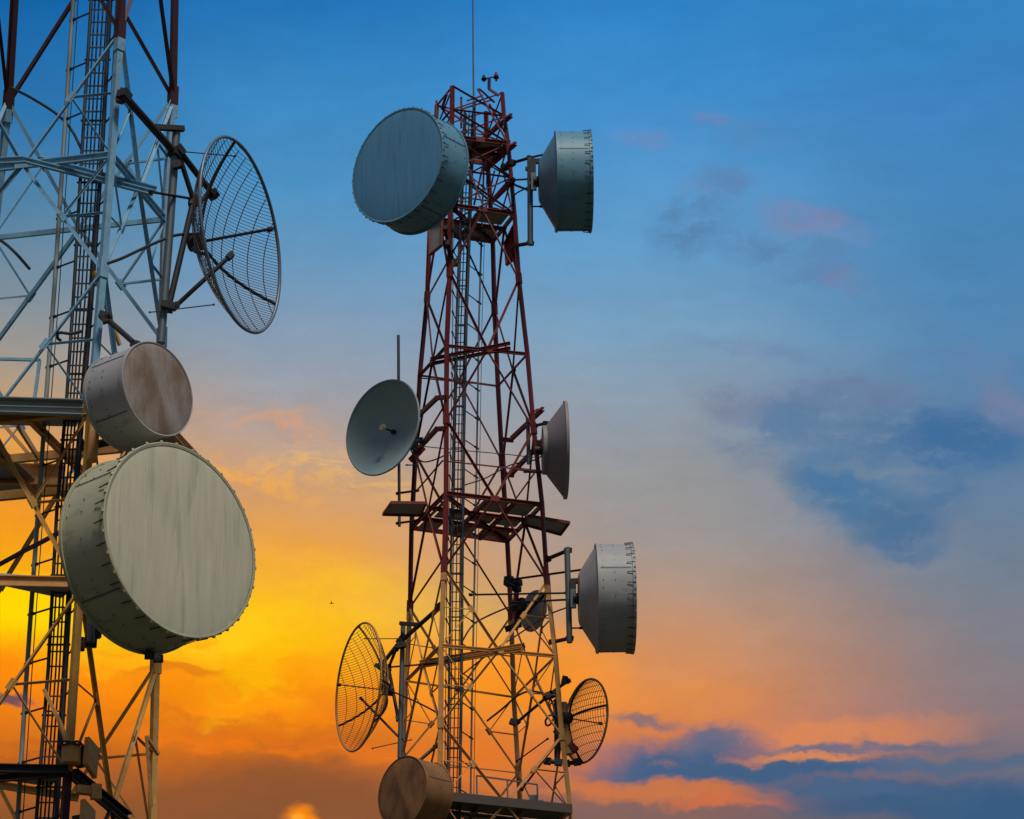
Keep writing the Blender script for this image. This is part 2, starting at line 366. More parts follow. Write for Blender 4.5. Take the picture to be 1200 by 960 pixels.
# ladder support beams across the rings of both towers
def support_beams(T,k,m,ext,w=.07,h=.10):
    a=T.mid(k,3); b=T.mid(k,0); d=b-a
    for j,o in enumerate((-.10,.12)):
        mb=MB(); p=a-d*.05+Vector((0,o*1.6,-.0)); q=b+d*ext+Vector((0,o*1.6,0)); channel(mb,p,q,w,h); mb.build('support_beam',m,T.root)
support_beams(TR,6,RED,.42); support_beams(TR,10,WHT,.3)
# thin tie frame under the middle joint
bars(TR.root,'horizontal_tie',RED,[((488,576,105.2),(519,540,103.6)),((519,540,103.6),(628.5,552,104)),((628.5,552,104),(606,583,106))],'box',.035)
bars(TR.root,'horizontal_tie',WHT,[((471,890,105.5),(608,906,107)),((476,798,105.4),(602,817,106.9))],'box',.03)
bars(TR.root,'horizontal_tie',RED,[((493,443,105.3),(583,452,106)),((584,452,106),(618,416,104.3))],'box',.03)
# zig-zag bracing of the short top bays
bars(TR.root,'diagonal_brace',RED,[((560,104,104),(594,165,104.2)),((562,104,104),(580,120,104.6)),((548,118,104.4),(566,112,104.8)),((541,128,104.4),(577,117,104.9)),((513,123,104.9),(531,101,104)),
  ((574,122,105),(598,166,104.4)),((571,161,105.4),(591,140,104.2)),((519,128,104.8),(526,138,104.3)),((550,197,104),(566,240,104)),((566,196,104.6),(556,240,104.2)),((580,200,105),(570,245,105)),((590,200,104.6),(600,245,104.4))],'box',.045)
bars(TR.root,'top_bracket',RED,[((512,118,104.9),(512,148,104.9)),((541,114,104.2),(541,150,104.2)),((524,110,104.2),(518,128,104.6)),((585,112,104),(573,104,104))],'box',.07)
# lowest deck in view, with its handrail
deck(TR,12,[(.0,1,.04,.26),(.02,.3,.26,.98)],mat_=DBR,beams=[(0,.28,1,.28),(.33,0,.33,1),(.66,0,.66,1)],bm=DBR,bw=(.1,.16))
z=TR.lv[12][0].z
mb=MB(); m2=MB()
HR=[(559,909),(595,914),(630,919.5)]
for a,b in zip(HR[:-1],HR[1:]): box(mb,at(*a,104.2),at(*b,104.2),.05,.04)
hr=mb.build('handrail',GAL,TR.root)
for (x,y) in HR:
    a=at(x,y,104.2); b=Vector((a.x,a.y,z+.02)); m2=MB(); box(m2,b,a,.05,.05); m2.build('post',GAL,hr)
edge=MB(); a,b=TR.uv(12,-.02,-.03),TR.uv(12,1.0,-.03); box(edge,a+Vector((0,0,.0)),b,.06,.26); edge.build('deck_edge_beam',DBR,TR.root)
for x,w_,h_ in ((625,.22,.5),(633,.2,.34)):
    p=at(x,933,104.3); m=MB(); box(m,Vector((p.x,p.y,z+.04)),Vector((p.x,p.y,z+.04+h_)),w_,.2); box(m,Vector((p.x,p.y-.11,z+h_*.5)),Vector((p.x,p.y-.11,z+h_*.8)),w_*.7,.02); m.build('junction_box',GAL,TR.root)
# left tower decks
deck(TL,4,[(0,1,-.30,-.03),(.1,.95,.55,.98)],dz=0,beams=[(0,.3,1,.3),(0,.6,1,.6),(.5,0,.5,1),(0,-.28,1,-.28)],bm=WHT,bw=(.09,.16))
zl=TL.lv[4][0].z
def vbar(m,x,y,Y,z0,w): a=at(x,y,Y); box(m,Vector((a.x,a.y,z0)),a,w,w)
for (x0,y0,x1,y1,h,m_,Y) in ((-60,464,97,469,.30,SLT,63.3),(-60,541,76,545,.42,WHT,67)):
    m=MB(); a,b=at(x0,y0+h*30,Y),at(x1,y1+h*30,Y); channel(m,a,b,.14,h); m.build('deck_edge_beam',m_,TL.root)
plate([at(-60,474,63.3),at(98,478,63.3),at(90,500,65.0),at(-60,497,65.0)],.02,PLT,TL.root,'deck_panel')
mb=MB(); box(mb,at(-60,419,65),at(48,422,65),.06,.05); hr=mb.build('handrail',BLU,TL.root)
for a,b in ((47,41),(-20,-24)): m2=MB(); box(m2,at(a,422,65),at(b,466,65),.06,.06); m2.build('post',BLU,hr)
plate([at(-60,673,63.4),at(80,679,63.4),at(88,690,64.0),at(72,701,64.6),at(-60,668,65.4)],.02,PLT,TL.root,'walkway')
mb=MB(); channel(mb,at(-60,679,63.35),at(80,682,63.35),.06,.2); mb.build('deck_edge_beam',WHT,TL.root)
plate([at(-60,898,63.9),at(75,905,63.4),at(60,922,64.4),at(-60,905,64.6)],.03,PLT,TL.root,'deck_panel')
# under-deck braces of the left tower
bars(TL.root,'support_beam',OLV,[((-60,910,65.5),(92,935,65.2))],'ch',.08,.13)
bars(TL.root,'support_beam',BLU,[((28,187,64),(180,226,65)),((45,186,64.3),(184,222,65.2))],'ch',.08,.11)
bars(TL.root,'support_beam',BLU,[((-30,190,64),(28,187,64))],'ch',.08,.13)
bars(TL.root,'diagonal_brace',WHT,[((21,499,65),(46,538,65.5)),((46,538,65.5),(52,545,65.5)),((0,492,66),(48,548,66)),((110,318,64.2),(141,405,64.8)),((83,880,63.6),(70,845,63.9)),((70,845,63.9),(52,808,64)),((172,863,66),(178,945,66.2)),((172,863,66),(186,884,66.4))],'box',.06)
# ladders with feeder cables
YR=lambda y: 104.7-(y-101)/832*1.3
LRp=[(131,545,556),(240,540.5,552),(374,535.5,547),(514,532,544),(680,528.5,542),(820,526.5,541),(935,524.5,539),(1010,523,538.5),(1700,515,535)]
ladder(TR,LRp,.4,YR,TR.root,ncab=3,step=.30,rr=.036)
guide_rail([(165,568.5),(285,564.5),(374,561.8),(514,559.5),(680,556.5),(820,553.5),(930,552),(1010,551),(1500,548)],lambda y:YR(y)+.7,TR.root,LRp,YR,r=.028,step=34)
guide_rail([(250,531.5),(374,531),(514,529),(680,524),(935,521.5),(1010,521),(1500,517)],lambda y:YR(y)-.7,TR.root,LRp,YR,r=.014,step=24,thin=False)
YL=lambda y: 64.9-(y-27)/876*.9
LLp=[(-170,118,139),(0,107.5,130),(178,96.5,120),(334,87.5,109),(462,79,99),(600,67,88),(784,57,77.5),(960,43,66.5),(1300,20,45),(1900,-22,5)]
ladder(TL,LLp,.4,YL,TL.root,ncab=4,step=.285,rr=.034)
guide_rail([(-170,98),(0,86.5),(180,74.5),(334,64.5),(464,54.8),(600,45),(784,32),(960,21),(1300,-2),(1900,-45)],lambda y:YL(y)+.3,TL.root,LLp,YL,r=.043,step=58,m_=SLT)
guide_rail([(-170,149),(0,137),(178,128),(334,117),(462,107.5),(600,96),(784,84),(960,72),(1300,48)],lambda y:YL(y)-.25,TL.root,[(-170,118,139),(0,107.5,130),(178,96.5,120),(334,87.5,109),(462,79,99),(600,67,88),(784,57,77.5),(960,43,66.5),(1300,20,45)],YL,r=.018,step=48,thin=False)

# ------------------------------------------------------------------ drum antennas
def clampbar(root,a,b,r,m=DRK,name='strut',w=None):
    mb=MB(); tube(mb,[a,b],r,8); d=(b-a).normalized(); 
    q=min(.11,r*1.5)
    for p in (a,b): box(mb,p-d*q,p+d*q,q*1.9,q*1.6)
    return mb.build(name,m,root)
def shrouded(label,cx_,cy_,Y,dia,depth,az,cone=0,face=RAD,clamps=30,name='drum_antenna',group=None,cone_r=.38,straight=False,shm=None):
    shm=shm or SHR
    """cx_,cy_: photo position of the face centre; az: heading of the face, 0 = towards the viewer, positive = to the right"""
    c=at(cx_,cy_,Y); r=dia/2
    rt=thing(name,label,'antenna',c,az-PI/2,group)
    # local +X is the heading
    m=MB(); lathe(m,[(.012,r*.985),(.03,r*.9),(.045,r*.5),(.05,.001)],72,soft=True); m.local('radome',face,rt)
    m=MB(); lathe(m,[(-.06,r*1.0),(-.06,r*1.022),(.018,r*1.022),(.03,r*1.012),(.022,r*.985)],96); m.local('rim_band',shm,rt)
    m=MB(); lathe(m,[(-.05,r*.995),(-depth,r*.995)],96)
    sh=m.local('shroud',shm,rt)
    m=MB(); lathe(m,[(-depth+.03,r),(-depth+.03,r*1.02),(-depth-.03,r*1.02),(-depth-.03,r*.99)],96); m.local('back_hoop',shm,sh)
    # rivet rows and seams: small heads and lap strips on the shroud
    m=MB()
    for sa in ((.25,1.35,2.6,3.9,5.2) if not straight else (.9,2.9,4.9)):
        for k in range(16):
            x=-.12-(depth-.2)*k/15
            p=Vector((x,math.cos(sa)*r,math.sin(sa)*r)); q=p*1.0; q.y*=1.006;q.z*=1.006; box(m,p,q,.02)
        p=Vector((-.1,math.cos(sa-.012)*r*1.0,math.sin(sa-.012)*r*1.0)); q=Vector((-depth+.05,p.y,p.z)); box(m,p,q,.012,.008)
    for k in range(44):
        a=2*PI*k/44
        for x in (-depth+.12,-depth*.55):
            if (k*7+int(x*100))%3==0: continue
            p=Vector((x,math.cos(a)*r*.997,math.sin(a)*r*.997)); q=Vector((x,math.cos(a)*r*1.006,math.sin(a)*r*1.006)); box(m,p,q,.020)
    m.local('rivets',GAL,sh)
    if clamps:
        hb=eb=None
        for k in range(clamps):
            for q in (0,1):
                a=2*PI*(k+(.3,.8)[q])/clamps+random.uniform(-.01,.01); u=Vector((0,1,0))
                if (hb,eb)[q] is None:
                    m=MB()
                    if q==0: tube(m,[u*r*1.028+Vector((.01,0,0)),u*r*1.022+Vector((-.08,0,0)),u*r*1.012+Vector((-.26*dia/3.6,0,0))],.012,5); hb=o=m.local('hook_bolt',DRK,sh)
                    else: box(m,u*r*1.012,u*r*1.030+Vector((-.02,0,0)),.07,.05); eb=o=m.local('edge_clip',shm,rt)
                else:
                    o=(hb,eb)[q].copy(); COL.objects.link(o)
                o.rotation_euler=(a,0,0)
    # reflector at the back
    m=MB(); cl=cone or .25
    if cone: lathe(m,[(-depth,r*.99),(-depth-cone,r*cone_r),(-depth-cone-.02,r*cone_r*.9),(-depth-cone-.02,.001)],72)
    else: lathe(m,[(-depth,r*.99),(-depth-.12,r*.8),(-depth-.26,r*.5),(-depth-.33,.001)],72)
    m.local('reflector',shm,rt)
    hub=-depth-cl-.05
    m=MB(); tube(m,[Vector((hub+.1,0,0)),Vector((hub-.12,0,0))],.16 if dia>2.5 else .1,16); m.local('hub',DRK,rt)
    m=MB(); box(m,Vector((hub-.12,0,-.28)),Vector((hub-.12,0,.28)),.16,.12); m.local('mount_bracket',GAL,rt)
    return rt,c
def hubpoint(rt,x): return WM(rt)@Vector((x,0,0))
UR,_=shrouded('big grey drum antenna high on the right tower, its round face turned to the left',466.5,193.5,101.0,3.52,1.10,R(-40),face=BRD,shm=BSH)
L3,_=shrouded('largest drum antenna, low on the left tower, with pale streaked face and dark belly',211.5,633,61.4,3.42,1.12,R(47))
L2,_=shrouded('mid-sized drum antenna with a brown stained face, right above the largest drum',184.5,456,62.4,1.72,.95,R(50),face=RADB,clamps=0,shm=NSH)
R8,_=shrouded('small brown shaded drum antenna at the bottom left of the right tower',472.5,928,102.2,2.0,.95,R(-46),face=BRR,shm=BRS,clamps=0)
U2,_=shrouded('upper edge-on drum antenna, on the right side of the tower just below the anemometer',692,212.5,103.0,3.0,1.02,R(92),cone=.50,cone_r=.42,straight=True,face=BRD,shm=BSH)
U5,_=shrouded('lower edge-on drum antenna, on the right side of the tower beneath the middle walkway',741.5,701,103.0,3.1,1.02,R(92),cone=.50,cone_r=.48,straight=True,shm=NSH)
def pole(rt,lst,r,m=GAL,name='mount_pole'):
    mb=MB(); tube(mb,Pl(lst),r,10); return mb.build(name,m,rt)
pole(U2,[(621.5,186,103.2),(622,287,103.2)],.085); pole(U5,[(665,643,103.2),(668,753,103.2)],.085)
for rt,S in ((U2,[((597,192,104.2),(621,185,103.3),.05),((620,185,103.2),(652,178,103),.035),((600,211,104.3),(620,210,103.3),.03),((602,216,104.4),(620,223,103.3),.035),((604,288,104.4),(622,285,103.3),.06),((622,242,103.2),(634,242,103),.025),((592,196,104.4),(600,191,104),.07),((621,223,103.3),(640,213,103),.03)]),
             (U5,[((642,655,104.2),(666,645,103.3),.06),((648,752.5,104.2),(668,748,103.3),.06),((594,680,105.5),(701,665,103),.035),((552,697,105),(664,695,103.3),.03),((600,706,105),(682,702,103.1),.03),((667,736,103.2),(681,736,103),.025)])):
    for a,b,r in S: clampbar(rt,at(*a),at(*b),r)
for rt,x,y in ((U2,625,199),(U5,672,691)):
    m=MB(); box(m,at(x,y-11,103.2),at(x,y+11,103.2),.18,.3); box(m,at(x,y-10,103.2),at(x+9,y-10,103.2),.12,.14); box(m,at(x,y+11,103.2),at(x+9,y+11,103.2),.12,.14); box(m,at(x-9,y-1,103.2),at(x,y-1,103.2),.1,.1); m.build('mount_bracket',DRK,rt)
# struts that tie the face-on drums to the tower legs
for a,b,r in (((540,212,102.9),(534,246,104),.05),((522,268,102.6),(528,300,104),.05),((524,286,103),(532,308,104),.07)): clampbar(UR,at(*a),at(*b),r)
clampbar(L3,at(100,753,64.3),at(112,742,63.2),.07); clampbar(L3,at(92,757,64.3),at(106,753,63.2),.08); clampbar(L3,at(120,600,62.4),at(104,600,64.5),.09); clampbar(L3,at(176,768,62.2),at(186,772,64.5),.06)
m=MB(); tube(m,Pl([(107,720,63.0),(107,752,63.0)]),.07); m.build('mount_pole',GAL,L3)
clampbar(L2,at(125,373,63.7),at(160,404,62.8),.055); clampbar(L2,at(104,523,64.2),at(140,515,63.4),.08); m=MB(); tube(m,Pl([(113,474,63.6),(108,540,63.5)]),.10,12); m.build('mount_pole',WHT,L2)
clampbar(R8,at(512,874,103.2),at(490,893,102.8),.05)
bars(L2,'mount_bracket',DRK,[((120,376,63.6),(130,373,63.6)),((117,368,63.6),(131,372,63.6))],'box',.12)

# ------------------------------------------------------------------ open dish (solid) antennas
def paraboloid(m,r,dep,n=64,k=10,thick=.03):
    prof=[(-dep+dep*(i/k)**2,max(.002,r*i/k)) for i in range(k+1)]
    lathe(m,prof,n,soft=True); lathe(m,[(x-thick,q+thick*.4) for x,q in reversed(prof)],n,soft=True)
def rimtube(m,r,t,n=72,seg=6):
    vs=[];fs=[]
    for i in range(n):
        a=2*PI*i/n
        for j in range(seg):
            b=2*PI*j/seg; q=r+t*math.cos(b); vs.append(Vector((t*math.sin(b),q*math.cos(a),q*math.sin(a))))
    for i in range(n):
        for j in range(seg): fs.append((i*seg+j,((i+1)%n)*seg+j,((i+1)%n)*seg+(j+1)%seg,i*seg+(j+1)%seg))
    m.add(vs,fs,0,True)
c=at(449,501,103.9)
D3=thing('dish_antenna','smooth grey solid dish antenna with a central feed rod, left of the right tower','antenna',c,R(-41)-PI/2)
m=MB(); paraboloid(m,1.44,.50); m.local('reflector',DISH,D3)
m=MB(); rimtube(m,1.45,.035); m.local('rim',DISH,D3)
m=MB(); tube(m,[Vector((-.49,0,0)),Vector((-.02,0,0))],.028,8); tube(m,[Vector((-.5,0,0)),Vector((-.42,0,0))],.075,12); m.local('feed_rod',BLK,D3)
m=MB(); tube(m,[Vector((-.05,0,0)),Vector((.06,0,0))],.10,12); m.local('feed_horn',FED,D3)
m=MB(); tube(m,[Vector((-.55,0,0)),Vector((-.8,0,0))],.14,12); box(m,Vector((-.8,0,-.4)),Vector((-.8,0,.4)),.14,.14); m.local('mount_bracket',DRK,D3)
for a,b,r in (((484,519,104.2),(492,516,105),.07),((483,524,104.2),(490,528,105.1),.07),((477,545,104.4),(486,545,105.2),.02),((485,536,105),(493,528,105.1),.10)): clampbar(D3,at(*a),at(*b),r,RED if a[1]==536 else DRK)
# shallow cone-backed dish seen edge-on
c=at(663.5,527.5,103.4)
D4=thing('dish_antenna','cone-backed dish antenna seen edge-on, right of the tower above the middle walkway','antenna',c,R(93)-PI/2)
m=MB(); lathe(m,[(.02,1.42),(.02,1.44),(-.06,1.44),(-.07,1.38),(-.56,.74),(-.55,.72),(-.68,.72),(-.68,.001)],72); m.local('reflector',CON4,D4)
m=MB(); lathe(m,[(.028,1.42),(.0,.9),(-.02,.001)],64); m.local('radome',RAD,D4)
m=MB(); tube(m,[Vector((-.66,0,0)),Vector((-.9,0,0))],.12,10); m.local('hub',DRK,D4)
for a,b,r in (((627,499,104.3),(640,496,103.6),.05),((628,530,104.3),(640,531,103.6),.07),((611,550,105.2),(640,553,103.6),.04),((616,553,105),(638,554,103.8),.03)): clampbar(D4,at(*a),at(*b),r)
pole(D4,[(619,490,104.2),(620,544,104.4)],.06)
# small solid dish behind the right tower
c=at(626,716,106.2)
D6=thing('dish_antenna','small pale dish antenna seen from behind, hung between the legs below the middle walkway','antenna',c,R(128)-PI/2)
m=MB(); paraboloid(m,.60,.16,48,8); m.local('reflector',NSH,D6)
m=MB(); rimtube(m,.61,.02); m.local('rim',NSH,D6)
m=MB(); tube(m,[Vector((-.18,0,0)),Vector((-.45,0,0))],.11,12); box(m,Vector((-.45,0,-.35)),Vector((-.45,0,.3)),.14,.16); m.local('mount_bracket',DRK,D6)
pole(D6,[(606,688,105.9),(605,738,105.9)],.07,RED)
for a,b,r in (((597,679,105.4),(607,683,105.8),.10),((600,735,105.4),(640,696,104.6),.045),((606,712,105.5),(613,712,105.9),.11),((596,683,105.4),(606,690,105.8),.07),((598,736,105.3),(606,733,105.6),.09)): clampbar(D6,at(*a),at(*b),r)

# ------------------------------------------------------------------ grid dishes
def grid_dish(label,cx_,cy_,Y,dia,az,nw,vert,wr,ribang,dep=.2,warm_tint=False,hubm=None,group=None,feed=.36):
    c=at(cx_,cy_,Y); r=dia/2; D=dep*dia
    rt=thing('grid_dish_antenna',label,'antenna',c,az-PI/2,group)
    S=lambda y,z: Vector((-D+D*(y*y+z*z)/(r*r),y,z))
    m=MB()
    for i in range(nw):
        t=-r+2*r*(i+.5)/nw; h=math.sqrt(max(0,r*r-t*t)); k=14
        pts=[(S(-h+2*h*j/k,t) if not vert else S(t,-h+2*h*j/k)) for j in range(k+1)]
        tube(m,pts,wr,4,cap=False)
    m.local('grid_wires',GWR if not warm_tint else GRW,rt)
    for i in (-.85,-.68,-.5,-.33,-.16,0.02,.18,.34,.5,.68,.85):
        m=MB(); t=i*r; h=math.sqrt(r*r-t*t)*.97; k=20
        pts=[(S(t,-h+2*h*j/k) if not vert else S(-h+2*h*j/k,t)) for j in range(k+1)]
        tube(m,[p+Vector((-.02,0,0)) for p in pts],.009,6); m.local('rib',GWR if not warm_tint else GRW,rt)
    for a in ribang:
        m=MB(); u=Vector((0,math.cos(a),math.sin(a))); pts=[]
        for j in range(11):
            q=r*j/10; pts.append(Vector((-D+D*(q/r)**2-.05*(1-(q/r)**3)-.02,u.y*q,u.z*q)))
        tube(m,pts,.034,6); m.local('radial_truss',DRK,rt)
    m=MB(); rimtube(m,r,.034); m.local('rim',RIM if not warm_tint else GRW,rt)
    m=MB(); lathe(m,[(-.12,r*.93),(-.02,r*1.0)],72); 
    m=MB(); tube(m,[Vector((-D,0,0)),Vector((-D+dia*feed,0,0))],.018,6); m.local('feed_rod',DRK,rt)
    m=MB(); tube(m,[Vector((-D+dia*feed-.05,0,0)),Vector((-D+dia*feed+.05,0,0))],.05,10); m.local('feed_horn',DRK,rt)
    m=MB(); tube(m,[Vector((-D-.02,0,0)),Vector((-D-.30,0,0))],.16,12); rimv=MB()
    m.local('hub',DRK,rt); return rt
G1=grid_dish('large dark wire-grid dish antenna at the upper right of the left tower',282.5,275,65.6,3.76,R(70.5),62,False,.0062,(R(98),R(-22),R(215),R(28)))
G7=grid_dish('wire-grid dish antenna facing left at the lower left of the right tower',420.5,805,104.4,3.70,R(-67),54,False,.0078,(R(90),R(-12),R(200),R(-50)),warm_tint=True)
G9=grid_dish('smaller orange wire-grid dish antenna at the lower right corner of the right tower',687,845,104.4,2.42,R(120),34,True,.009,(R(95),R(5),R(-80),R(175)),warm_tint=True,feed=.40)
for (rt,S) in ((G1,[((146,112,63.9),(206,180,65.3),.075),((210,176,65.3),(250,228,65.9),.06),((209,178,65.3),(227,234,65.7),.05),((227,236,65.7),(198,360,65.4),.06),
        ((178,225,64.6),(226,233,65.7),.028),((206,359,65.4),(270,300,65.6),.045),((218,178,65.3),(276,183,65.6),.012),((176,366,65.2),(251,357,65.5),.012),((246,228,65.9),(231,238,65.7),.05)]),
      (G7,[((516,711,103.6),(470,752,104.5),.065),((473,747,104.5),(446,781,104.9),.06),((465,760,104.5),(456,782,104.9),.045),((456,783,104.9),(467,842,104.6),.05),((455,782,104.9),(516,777,104),.028),
        ((428,748.5,104.6),(466,748.5,104.6),.014),((424,819,104.9),(470,866,104.5),.035),((437,877,104.6),(482,867,104.8),.014),((442,780,104.9),(455,790,104.9),.04),((455,790,104.9),(448,804,104.9),.04)])):
    for a,b,r in S: clampbar(rt,at(*a),at(*b),r)
pole(G1,[(207.5,150,65.3),(199,275,65.3),(189,402,65.2)],.078); bars(G1,'mount_cap',DRK,[((180,149,65),(216,151,65.3))],'box',.10); bars(G1,'clamp',DRK,[((137,113,63.9),(150,116,63.9)),((140,120,63.9),(146,105,63.9)),((203,195,65.2),(213,192,65.2)),((190,356,65.1),(206,360,65.1))],'box',.13)
pole(G7,[(473,731,104.5),(471,800,104.5),(469,888,104.5)],.072); bars(G7,'mount_cap',DRK,[((469,730.5,104.3),(491,732,104.1))],'box',.10); bars(G7,'clamp',DRK,[((513,710,103.4),(520,714,103.4)),((466,757,104.3),(476,755,104.3))],'box',.16)
for a,b,r in (((666,798,103.8),(645,813,104.2),.045),((640,818,104.2),(607,846,104.8),.045),((650,813,104.1),(644,815,104.1),.10),((642,866,104.3),(606,892,105),.02),((612,925,105.3),(655,868,104.2),.03),((642,892,104),(655,893.5,104),.07),((655,830,104.3),(664,838,104.5),.06),((655,858,104.2),(664,872,104.3),.10),((664,895,104.4),(677,893,104.4),.07)): clampbar(G9,at(*a),at(*b),r)
pole(G9,[(653,820,104.1),(653.5,892,104.1)],.085,DRK)
m=MB(); tube(m,Pl([(660,824,104.25),(664,858,104.25),(667,884,104.25)]),.13,12); m.build('mount_column',WHT,G9)
bars(G9,'clamp',RED,[((668,872,104.2),(676,880,104.2)),((663,868,104.3),(668,876,104.3))],'box',.18); bars(G9,'clamp',DRK,[((661,801,103.8),(663,793,103.8)),((598,845,104.6),(606,848,104.6))],'box',.16)

# ------------------------------------------------------------------ small panel antennas and radio boxes low on the left tower
def panel(label,corners,Y,dy,th=.10):
    pts=[at(x,y,Y+dy*i) for i,(x,y) in zip((0,1,1,0),corners)]; c=sum(pts,Vector())/4
    rt=thing('panel_antenna',label,'antenna',c,0,'flat panel antennas')
    n=(pts[1]-pts[0]).cross(pts[3]-pts[0]).normalized(); 
    if n.y<0: n=-n
    m=MB(); vs=pts+[p+n*th for p in pts]; m.add(vs,[(0,1,2,3),(7,6,5,4)]+[(i,(i+1)%4,4+(i+1)%4,4+i) for i in range(4)]); m.build('cover',WHT,rt)
    m=MB(); box(m,c+n*th,c+n*(th+.25),.12,.3); m.build('mount_bracket',DRK,rt); return rt
panel('slanted white panel antenna beside the red ring of the left tower, upper of two',[(105,863),(117,877),(114,912),(102.5,894)],63.0,.25)
panel('slanted panel antenna half hidden at the bottom edge of the left tower',[(100,936),(112.5,950),(112,992),(98,975)],63.0,.25)
for (x,y,w,h,lb) in ((100,926,.30,.14,'small grey radio box left of the thick dark ring beam'),(113,928,.17,.26,'small pale radio box resting against the thick dark ring beam')):
    a=at(x,y,63.1); rt=thing('radio_box',lb,'radio unit',a,R(20),'radio boxes')
    m=MB(); box(m,Vector((0,0,-h/2)),Vector((0,0,h/2)),w,.14); m.local('case',WHT,rt)
    m=MB(); [box(m,Vector((-w*.4+w*.8*i/6,.09,-h*.45)),Vector((-w*.4+w*.8*i/6,.09,h*.45)),.012,.05) for i in range(7)]; m.local('cooling_fins',GAL,rt)
# little white drum with coiled cable on the near leg
c=at(84,884,63.1); rt=thing('cable_drum_unit','small white cylinder wrapped with dark cable on the near leg of the left tower','radio unit',c)
m=MB(); tube(m,[Vector((0,0,-.17)),Vector((0,0,.13))],.17,20); m.local('case',WHT,rt)
m=MB(); pts=[Vector((math.cos(a*.35)*(.21+.02*math.sin(a)),math.sin(a*.35)*.21,.15+.03*math.sin(a*.9))) for a in range(40)]; tube(m,pts,.02,6); m.local('coiled_cable',BLK,rt)
bars(TL.root,'ring_beam',DRK,[((88,905,63.2),(152,958,64.6)),((-60,899,63.3),(80,902,63.2))],'ch',.11,.15)

# ------------------------------------------------------------------ whips, rods, anemometer
def whip(label,pts,r0,r1,base=True):
    P=Pl(pts); rt=thing('whip_antenna',label,'antenna',P[-1]); m=MB(); tube(m,list(reversed(P)),r0,8,r1=r1); m.build('rod',GAL,rt); return rt
w1=whip('thin vertical whip antenna on the very top of the right tower',[(554.5,-40,104.3),(554.9,60,104.3),(556,165,104.4)],.030,.018)
m=MB(); tube(m,Pl([(556,120,104.4),(556.3,168,104.4)]),.05,8); m.build('base_sleeve',DRK,w1)
w2=whip('vertical rod antenna standing behind the solid dish',[(467.3,393,104.9),(467.8,500,104.9),(468.5,617,104.9)],.045,.045)
for y in (578,613): clampbar(w2,at(467,y,104.9),at(489,y-3,105.5),.035); m=MB()
# anemometer
c=at(573.5,104,104.0); an=thing('anemometer','anemometer with spinning cups on a short mast at the top corner of the right tower','wind sensor',c)
m=MB(); tube(m,Pl([(573.5,104,104),(573.8,92,104)]),.05,8); m.build('mast',DRK,an)
m=MB(); tube(m,Pl([(567.5,92.5,104),(582,89.5,104)]),.02,6); m.build('cross_arm',DRK,an)
def cone_(p,r,h,dz): 
    m=MB(); n=14; vs=[p+Vector((r*math.cos(2*PI*i/n),r*math.sin(2*PI*i/n),0)) for i in range(n)]+[p+Vector((r*.35*math.cos(2*PI*i/n),r*.35*math.sin(2*PI*i/n),h)) for i in range(n)]
    m.add(vs,[(i,(i+1)%n,n+(i+1)%n,n+i) for i in range(n)]+[tuple(range(n-1,-1,-1)),tuple(range(n,2*n))],0,True); return m
cone_(at(567.6,93.5,104),.09,.16,0).build('cup',DRK,an); cone_(at(582,91.5,104),.09,.20,0).build('cup',RED,an)
m=MB(); tube(m,Pl([(582,85,104),(582,95,104)]),.03,6); m.build('spindle',DRK,an)
m=MB(); tube(m,Pl([(567.6,89,104),(567.6,96,104)]),.025,6); m.build('spindle',DRK,an)

# ------------------------------------------------------------------ loose cables
def cable(label,pts,r,Y=None):
    P=[at(*p) for p in pts]; m=MB(); tube(m,spline(P),r,7); o=m.build('cable',BLK); o['label']=label; o['category']='cable'; o['group']='loose feeder cables'; return o
cable('black cable sagging from the far leg to the ladder, high on the left tower',[(14,103,66),(36,114,65.8),(66,133,65.5),(84,152,65.2),(96,175,64.9)],.028)
cable('short black cable ending in mid air by the left tower edge',[(-30,266,66),(0,281,65.6),(18,296,65.3),(35,315,65)],.030)
cable('black cable bowing from the near leg across to the large wire-grid dish',[(126,309,63.9),(145,302,64.3),(175,288,65),(205,276,65.4),(232,274,65.8)],.030)
cable('dark cable arching from the ladder to the lower edge-on drum antenna',[(542,752,104.2),(551,737,104.3),(562,727,104.6),(590,714,105.3),(607,709,105.3),(640,704,104.4),(676,702,103.2)],.026)
cable('dark cable with a drip loop beside the smaller orange grid dish',[(571,845,105),(590,830,104.8),(606,816,104.6),(622,810,104.4),(640,814,104.3),(648,824,104.1),(650,838,104),(646,848,103.9),(641,850,103.9),(640,844,103.9),(646,838,103.9),(656,842,104)],.030)
cable('dark cable from the left wire-grid dish down to the near leg',[(450,807,104.9),(464,812,104.5),(485,821,104),(505,831,103.5),(516,838,103.3)],.026)
cable('thin cable strung level across the tower above the middle walkway',[(484,522,105.3),(500,523.5,105.1),(545,528,104.6),(590,532,104.4),(626,536,104)],.014)
cable('short looped black cable behind the ladder just above the handrail of the left tower',[(97,388,64),(84,391,64),(70,390,64),(68,396,64.1),(72,399,64.1)],.03)
cable('black pipe-like cable crossing behind the largest drum antenna',[(-20,672,65),(10,656,64.8),(30,645,64.4),(48,636,64.2),(72,623,64)],.045)
cable('black feeder cable looping from the back of the upper edge-on drum antenna to the tower',[(634,208,103.1),(626,216,103.2),(614,222,103.8),(604,228,104.3),(601,238,104.4),(592,246,104.3),(577,244,104.4),(556,252,104.4)],.024)
cable('black feeder cable from the back of the lower edge-on drum antenna down to the ladder',[(682,698,103.2),(674,708,103.2),(662,713,103.6),(640,722,104.2),(610,742,104.2),(575,765,104.0),(543,790,103.9)],.022)
cable('black feeder cable drooping from the back of the solid dish to the ladder',[(478,517,104.3),(484,531,104.6),(496,541,104.2),(512,538,103.8),(528,530,103.9)],.022)
